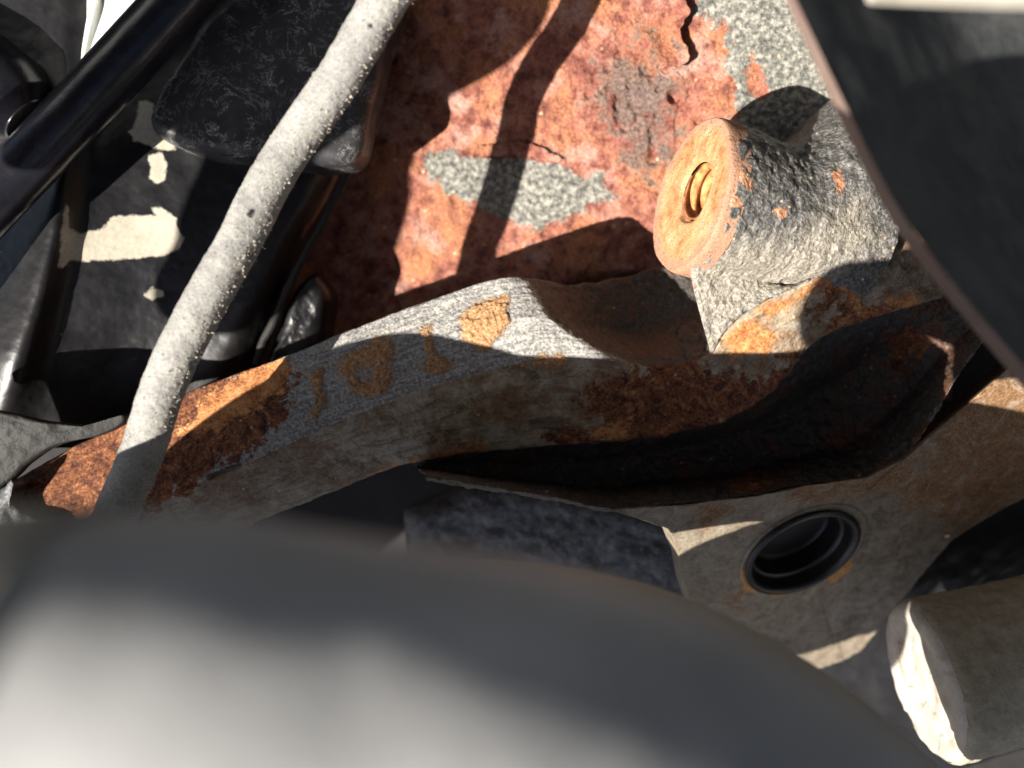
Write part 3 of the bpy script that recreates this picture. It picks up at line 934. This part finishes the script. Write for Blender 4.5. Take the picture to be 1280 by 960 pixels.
rl = [np.array([P(HR[r][c][0], HR[r][c][1], HR[r][c][2] + DZ[c]) for r in range(len(HR))]) for c in range(9)]
g = rails_grid(rl, 420, [26, 40, 26, 50, 60, 26, 30, 10], 60)
nrm = grid_normals(g)
HF = nrm[200, 120, 2] < 0
if HF: nrm = -nrm
g = g + nrm * (.5 * fbm(g, 16, 3, 91) + .10 * fbm(g, 2.4, 3, 92))[..., None]
u, v = to_px(g)
sunlit_dusts = [[(160, 165), (172, 150), (174, 128), (184, 126), (192, 130), (190, 150), (200, 170), (218, 180), (219, 187), (190, 183), (168, 176)],
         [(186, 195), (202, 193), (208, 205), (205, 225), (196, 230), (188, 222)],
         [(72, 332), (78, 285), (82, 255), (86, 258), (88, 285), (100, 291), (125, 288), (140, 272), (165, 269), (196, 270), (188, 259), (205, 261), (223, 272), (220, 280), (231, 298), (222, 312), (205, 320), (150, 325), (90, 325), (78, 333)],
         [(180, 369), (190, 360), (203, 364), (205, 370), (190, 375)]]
dust_and_sun = sdf_any(sunlit_dusts, u, v)  # outlines of sun patches on the dusty housing, put into its colour
grid_obj('cover', g, M['housing'], hs, dict(dust_and_sun=dust_and_sun, scuff=0 * u - 12 + 6 * fbm(g, 20, 2, 93)), flip=HF)
blk = [(190, 150), (205, 110), (235, 60), (262, 15), (330, -30), (490, -40), (478, 60), (462, 130), (446, 192), (400, 204), (330, 200), (255, 192), (210, 176), (195, 166)]
solid('raised_block', np.array(blk, float), -9.0, 12, M['housing'], hs, 3.2, tilt=(-.10, -.05), bump=.5, seed=5,
      attrs=dict(dust_and_sun=lambda u, v, g: 0 * u - 20, scuff=lambda u, v, g: 8 + 0 * u), res=220, inner=60)
# seam strip along the housing edge
seam = np.array([P(a, b, z - 11) for a, b, z in [(500, -30, -9), (487, 40, -10), (470, 110, -10), (441, 200, -11), (405, 275, -11), (372, 335, -11), (340, 405, -12), (318, 455, -13)]])
g = tube_grid(seam, .9, 260, 16)
g = g + np.array([1, 0, .6]) * (.5 * fbm(g, 5, 3, 95))[..., None]
nn = grid_normals(g, True); sf = (nn[50] * (g[50] - g[50].mean(0))).sum() < 0
grid_obj('seam', g, M['flap'], hs, wrap=True, flip=sf, caps=True)

solid_lump = [(340, 420), (362, 372), (388, 342), (402, 350), (410, 372), (405, 400), (398, 440), (375, 470), (330, 470)]
o = solid('torn_boot', np.array(solid_lump, float), -24, 14, M['housing'], None, 4.0, tilt=(-.1, .1), bump=.9, seed=9, res=140, inner=40, attrs=dict(dust_and_sun=lambda u, v, g: 0 * u - 20, scuff=lambda u, v, g: 0 * u - 14))
tag(o, 'crumpled black rubber scrap wedged between the housing and the rusty panel', 'rubber scrap')

# torn flap at lower left
fp = [(-80, 505), (0, 513), (60, 527), (125, 532), (152, 518), (150, 530), (118, 545), (70, 556), (30, 580), (0, 606), (-80, 650)]
o = solid('rubber_flap', np.array(fp, float), 4, 2.6, M['flap'], None, .8, tilt=(-.1, .25), bump=.8, seed=12, res=200, inner=40)
tag(o, 'torn dark rubber flap with a ragged lower edge beside the arm', 'flap')
fp = [(-90, 620), (0, 610), (22, 598), (26, 604), (18, 618), (24, 632), (45, 645), (80, 652), (120, 680), (60, 760), (-90, 760)]
o = solid('crumbled_casting', np.array(fp, float), 0, 8, M['block'], None, 1.5, tilt=(.1, .2), bump=2.2, seed=14, res=160, inner=40)
tag(o, 'crumbly grey chunk of casting under the torn rubber flap', 'casting')
# dark round canister at the far left edge
cpt = np.array([P(a, b, -12.0) for a, b in [(-140, 40), (-60, 75), (0, 118), (34, 150)]])
g = tube_grid(cpt, np.interp(np.linspace(0, 1, 120), [0, .8, .93, 1], [10, 10, 8.5, 5]), 120, 64)
nn = grid_normals(g, True); sf = (nn[50] * (g[50] - g[50].mean(0))).sum() < 0
o = grid_obj('dark_canister', g, M['tube'], None, wrap=True, flip=sf, caps=True)
tag(o, 'dark rounded canister end tucked beneath the black tube', 'canister')

# ------------------------------------------------------------------ lower right: casting behind, dark board, stub
o = solid('grey_casting', [(500, 640), (600, 600), (700, 600), (850, 640), (900, 760), (980, 900), (700, 980), (520, 900)], -40, 20, M['block'], None, 6, tilt=(.1, .25), bump=1.2, seed=15, res=240, inner=70)
tag(o, 'sparkling rough grey casting seen below the arm beside the lower plate', 'casting')
o = solid('dark_board', [(980, 800), (1050, 690), (1160, 600), (1330, 520), (1420, 600), (1420, 900), (1200, 980), (1040, 900)], -56, 6, M['rubber'], None, 3, tilt=(.05, .1), bump=.4, seed=16, res=200, inner=50)
tag(o, 'dark flat plastic board behind the tan stub', 'board')

sa = np.array([-.97, -.2, .06]); sa /= np.linalg.norm(sa)
SC = P(1155, 852, -14.0)
su = np.cross([0, 0, 1.0], sa); su /= np.linalg.norm(su)
if su[1] < 0: su = -su
sw = np.cross(sa, su)
if sw[2] < 0: sw = -sw
stub = thing('tan_stub', 'round dusty tan stub with a pale chipped end face beside the lower plate', 'stub')
RS = 16.5
def rev(prof, n, c, ax, a, b):
    pr = np.array(prof, float)
    pp = np.linspace(0, 2 * np.pi, n, endpoint=False)
    return c + ax * pr[:, 1][:, None, None] + pr[:, 0][:, None, None] * (np.cos(pp)[None, :, None] * a + np.sin(pp)[None, :, None] * b)
prof = even(np.array([(RS + 0, -70), (RS, -40), (RS, -20), (RS + .1, -8), (RS + .6, -3), (RS + .5, -1.2), (RS - .2, -.2)]), 120)
g = rev(prof, 200, SC, sa, su, sw)
nn = grid_normals(g, True); rad = g - (SC + sa * prof[:, 1][:, None, None]); sf = (nn[60] * rad[60]).sum() < 0
g = g + (-nn if sf else nn) * (.35 * fbm(g, 4, 3, 97) + .35 * fbm(g, 1.2, 3, 98))[..., None]
grid_obj('body', g, M['stub'], stub, wrap=True, flip=sf)
prof = [(RS - .1, -.4), (RS - .6, .3)] + [(r, .6 + .3 * math.sin(r)) for r in np.linspace(RS - 1.2, .02, 40)]
g = rev(prof, 200, SC, sa, su, sw)
g = g + sa * (.5 * fbm(g, 5, 4, 99) + 1.0 * np.where(fbm(g, 9, 3, 100) > .22, -.5, 0))[..., None]
nn = grid_normals(g, True)[20, 5].dot(sa)
grid_obj('end_face', g, M['stubface'], stub, wrap=True, flip=nn < 0)

# ------------------------------------------------------------------ right: dark cover close to the lens
cv = thing('dark_cover', 'dark grey cover with a worn brown edge overhanging the boss', 'cover')
CR = [  # rows along the edge (top->bottom): under, rim, face start, face, far face
    [(1000, -90, 52), (940, -90, 66), (950, -92, 71), (1090, -150, 38), (1500, -330, 0)],
    [(1020, 0, 52), (978, -4, 66), (991, -8, 71), (1140, -70, 38), (1560, -240, 0)],
    [(1070, 140, 52), (1041, 133, 66), (1055, 127, 71), (1210, 60, 38), (1650, -120, 0)],
    [(1122, 260, 52), (1098, 250, 66), (1113, 243, 71), (1270, 175, 38), (1700, 0, 0)],
    [(1180, 352, 52), (1158, 341, 66), (1174, 332, 71), (1335, 262, 38), (1760, 90, 0)],
    [(1290, 490, 52), (1272, 478, 66), (1288, 467, 71), (1450, 400, 38), (1860, 230, 0)],
    [(1400, 610, 52), (1380, 600, 66), (1400, 586, 71), (1560, 520, 38), (1950, 380, 0)]]
rl = [np.array([P(*CR[r][c]) for r in range(len(CR))]) for c in range(5)]
g = rails_grid(rl[:3], 200, [12, 12], 4)
nn = grid_normals(g)[100, 12]; fl_ = nn.dot([-.5, -.3, .8]) < 0
grid_obj('worn_edge', g, M['rim'], cv, flip=fl_)
g = rails_grid(rl[2:], 200, [40, 60], 16)
g[..., 2] += .6 * fbm(g, 14, 3, 101)
nn = grid_normals(g)[100, 30]; fl_ = nn[2] < 0
grid_obj('face', g, M['cover'], cv, flip=fl_)
o = solid('pale_strip', [(1080, -60), (1095, -6), (1200, -1), (1330, 3), (1330, -60)], 82, 3, M['creamhose'], None, .8, res=120)
tag(o, 'pale metal strip lying along the top of the dark cover', 'strip')

# ------------------------------------------------------------------ foreground hose, and hoses added to cast shadows
def hose(name, pts, r, material, label, cat='hose', group=None, ns=160, nr=48, bump=.15, seed=3):
    g = tube_grid(np.array(pts, float), r, ns, nr)
    nn = grid_normals(g, True); sf = (nn[ns // 2] * (g[ns // 2] - g[ns // 2].mean(0))).sum() < 0
    g = g + (-nn if sf else nn) * (bump * fbm(g, 9, 3, seed))[..., None]
    o = grid_obj(name, g, material, None, wrap=True, flip=sf, caps=True)
    return tag(o, label, cat, group)

fg = thing('foreground_hose', 'thick grey hose, out of focus, across the front of the arm', 'hose')
fgp = even(np.array([(-28.5, -26.0, 141), (-25, -25.8, 141), (-16.5, -25.8, 141), (-2, -28.4, 141), (6, -31.3, 141), (16, -38, 141), (28, -49, 141), (43, -67, 138), (58, -91, 132)], float), 200)
h1 = hose('hose_wall', fgp, 18, M['hose'], None, None, bump=.5, seed=7)
h1.parent = fg
h1 = hose('end_collar', fgp[:7], 18.8, M['creamhose'], None, None, bump=.1, ns=24)
h1.parent = fg
hose('arm_shade_hose', [(-190, -130, 52), (-150, -98, 52), (-125, -76, 52), (-106, -59, 52), (-91, -46.5, 52), (-75, -39, 52), (-62, -38, 52), (-50, -41, 52), (-25, -42, 52), (3, -43, 52), (24, -49, 52), (45, -63, 50), (66, -84, 46), (86, -110, 42)], 17, M['creamhose'],
     'dusty pale hose added under the thick grey hose to shade the arm')  # added caster; its path is shaped to throw the arm's shadow edge

def cast_px(u, v, zsurf, zc):
    p = P(u, v, zsurf)
    return p + np.array([-TX, -TY, 1.0]) * (zc - p[2])
def sunline(p, ts):
    return [np.asarray(p) + np.array([-TX, -TY, 1.0]) * t for t in ts]
def pz(u, v): return float(panel_z(u, v))
zc = 100.0
B = [np.array(p) for p in ((-112, 90, 100.), (-107, 60, 100.), (-104, 36, 100.))]
B += [cast_px(u, v, pz(u, v), zc) for u, v in [(612, 5), (520, 70), (466, 130), (448, 200), (446, 250), (434, 288)]]
B += sunline(B[-1], [4, 25, 60, 120])
hose('panel_shade_hose', B, 11.5, M['darkhose'], 'thick dark hose added out of view to shade the rusty panel')  # unseen caster, laid back along the sun rays to darken the panel's left
B2 = [p + np.array([-20, 9, 0.]) for p in B[:6]]
hose('block_shade_hose', B2 + sunline(B2[-1], [4, 25, 60]), 9, M['darkhose'], 'dark hose added beside the thick dark hose to shade the raised block')  # second unseen caster, added to keep sun off the raised block
F4 = [(-29, -47, 110), (-10, -47, 110), (8, -48, 110), (20, -51, 113)]
F4 += [tuple(p) for p in sunline((22, -54, 118), [4, 20, 45])]
hose('flange_shade_hose', F4, 11, M['darkhose'], 'dark hose added under the thick grey hose to shade the flange')  # hidden caster added to put the flange below the boss in shadow
F5 = [(-230, -125, 62), (-171, -105, 62), (-120, -92, 62), (-94, -88, 62), (-62, -90, 62), (-38, -97, 62), (-22, -100, 62), (-12, -97, 62), (-4, -96, 62)]
hose('plate_shade_hose', F5, np.interp(np.linspace(0, 1, 160), [0, .905, .92, 1], [17, 17, 26, 26]), M['darkhose'], 'dark hose added below the dusty pale hose to shade the lower plate')  # unseen caster added for the lower plate; its wide end extends the shadow

# ------------------------------------------------------------------ walls added beyond the frame to hold back sky light
def wall(name, a, b, z0, z1, depth, label, cat):
    a, b = np.array(a, float), np.array(b, float)
    t = (b - a) / np.linalg.norm(b - a)
    inn = np.array([-t[1], t[0]])
    prof = [(depth, z0), (0, z0), (0, z0 + .32 * (z1 - z0)), (9, z0 + .36 * (z1 - z0)), (9, z0 + .62 * (z1 - z0)), (0, z0 + .66 * (z1 - z0)), (0, z1 - 12), (-14, z1 - 4), (-14, z1), (depth, z1)]
    xs = np.linspace(0, 1, 40)
    g = np.zeros((40, len(prof), 3))
    for i, q in enumerate(xs):
        for k, (o, z) in enumerate(prof):
            g[i, k, :2] = a + (b - a) * q + inn * o
            g[i, k, 2] = z
    o = grid_obj(name, g, M['cover'], None, wrap=True, caps=True)
    return tag(o, label, cat)
wall('fender_sky_block', (260, 150), (-240, 170), -78, 190, -6, 'dark wall added out of view behind the rusty panel to block sky light', 'sky blocker')
wall('engine_sky_block', (200, -200), (230, 150), -78, 210, -6, 'dark ribbed wall added out of view beyond the tan stub to block sky light', 'engine cover')

# bonnet sheet added out of view to cut the sky light from above
hg = np.zeros((30, 24, 3))
for i, x in enumerate(np.linspace(-420, 520, 30)):
    for k, q in enumerate(np.linspace(0, 1, 24)):
        hg[i, k] = (x, 210 - 260 * q, 215 + 420 * q + 30 * math.sin(math.pi * q))
low = hg + np.array([0, 12, 14.0])
g = np.concatenate([hg, low[:, ::-1]], 1)
o = grid_obj('bonnet_sky_block', g, M['cover'], None, wrap=True, caps=True)
tag(o, 'dark bonnet sheet added out of view above the bay to block sky light', 'bonnet')
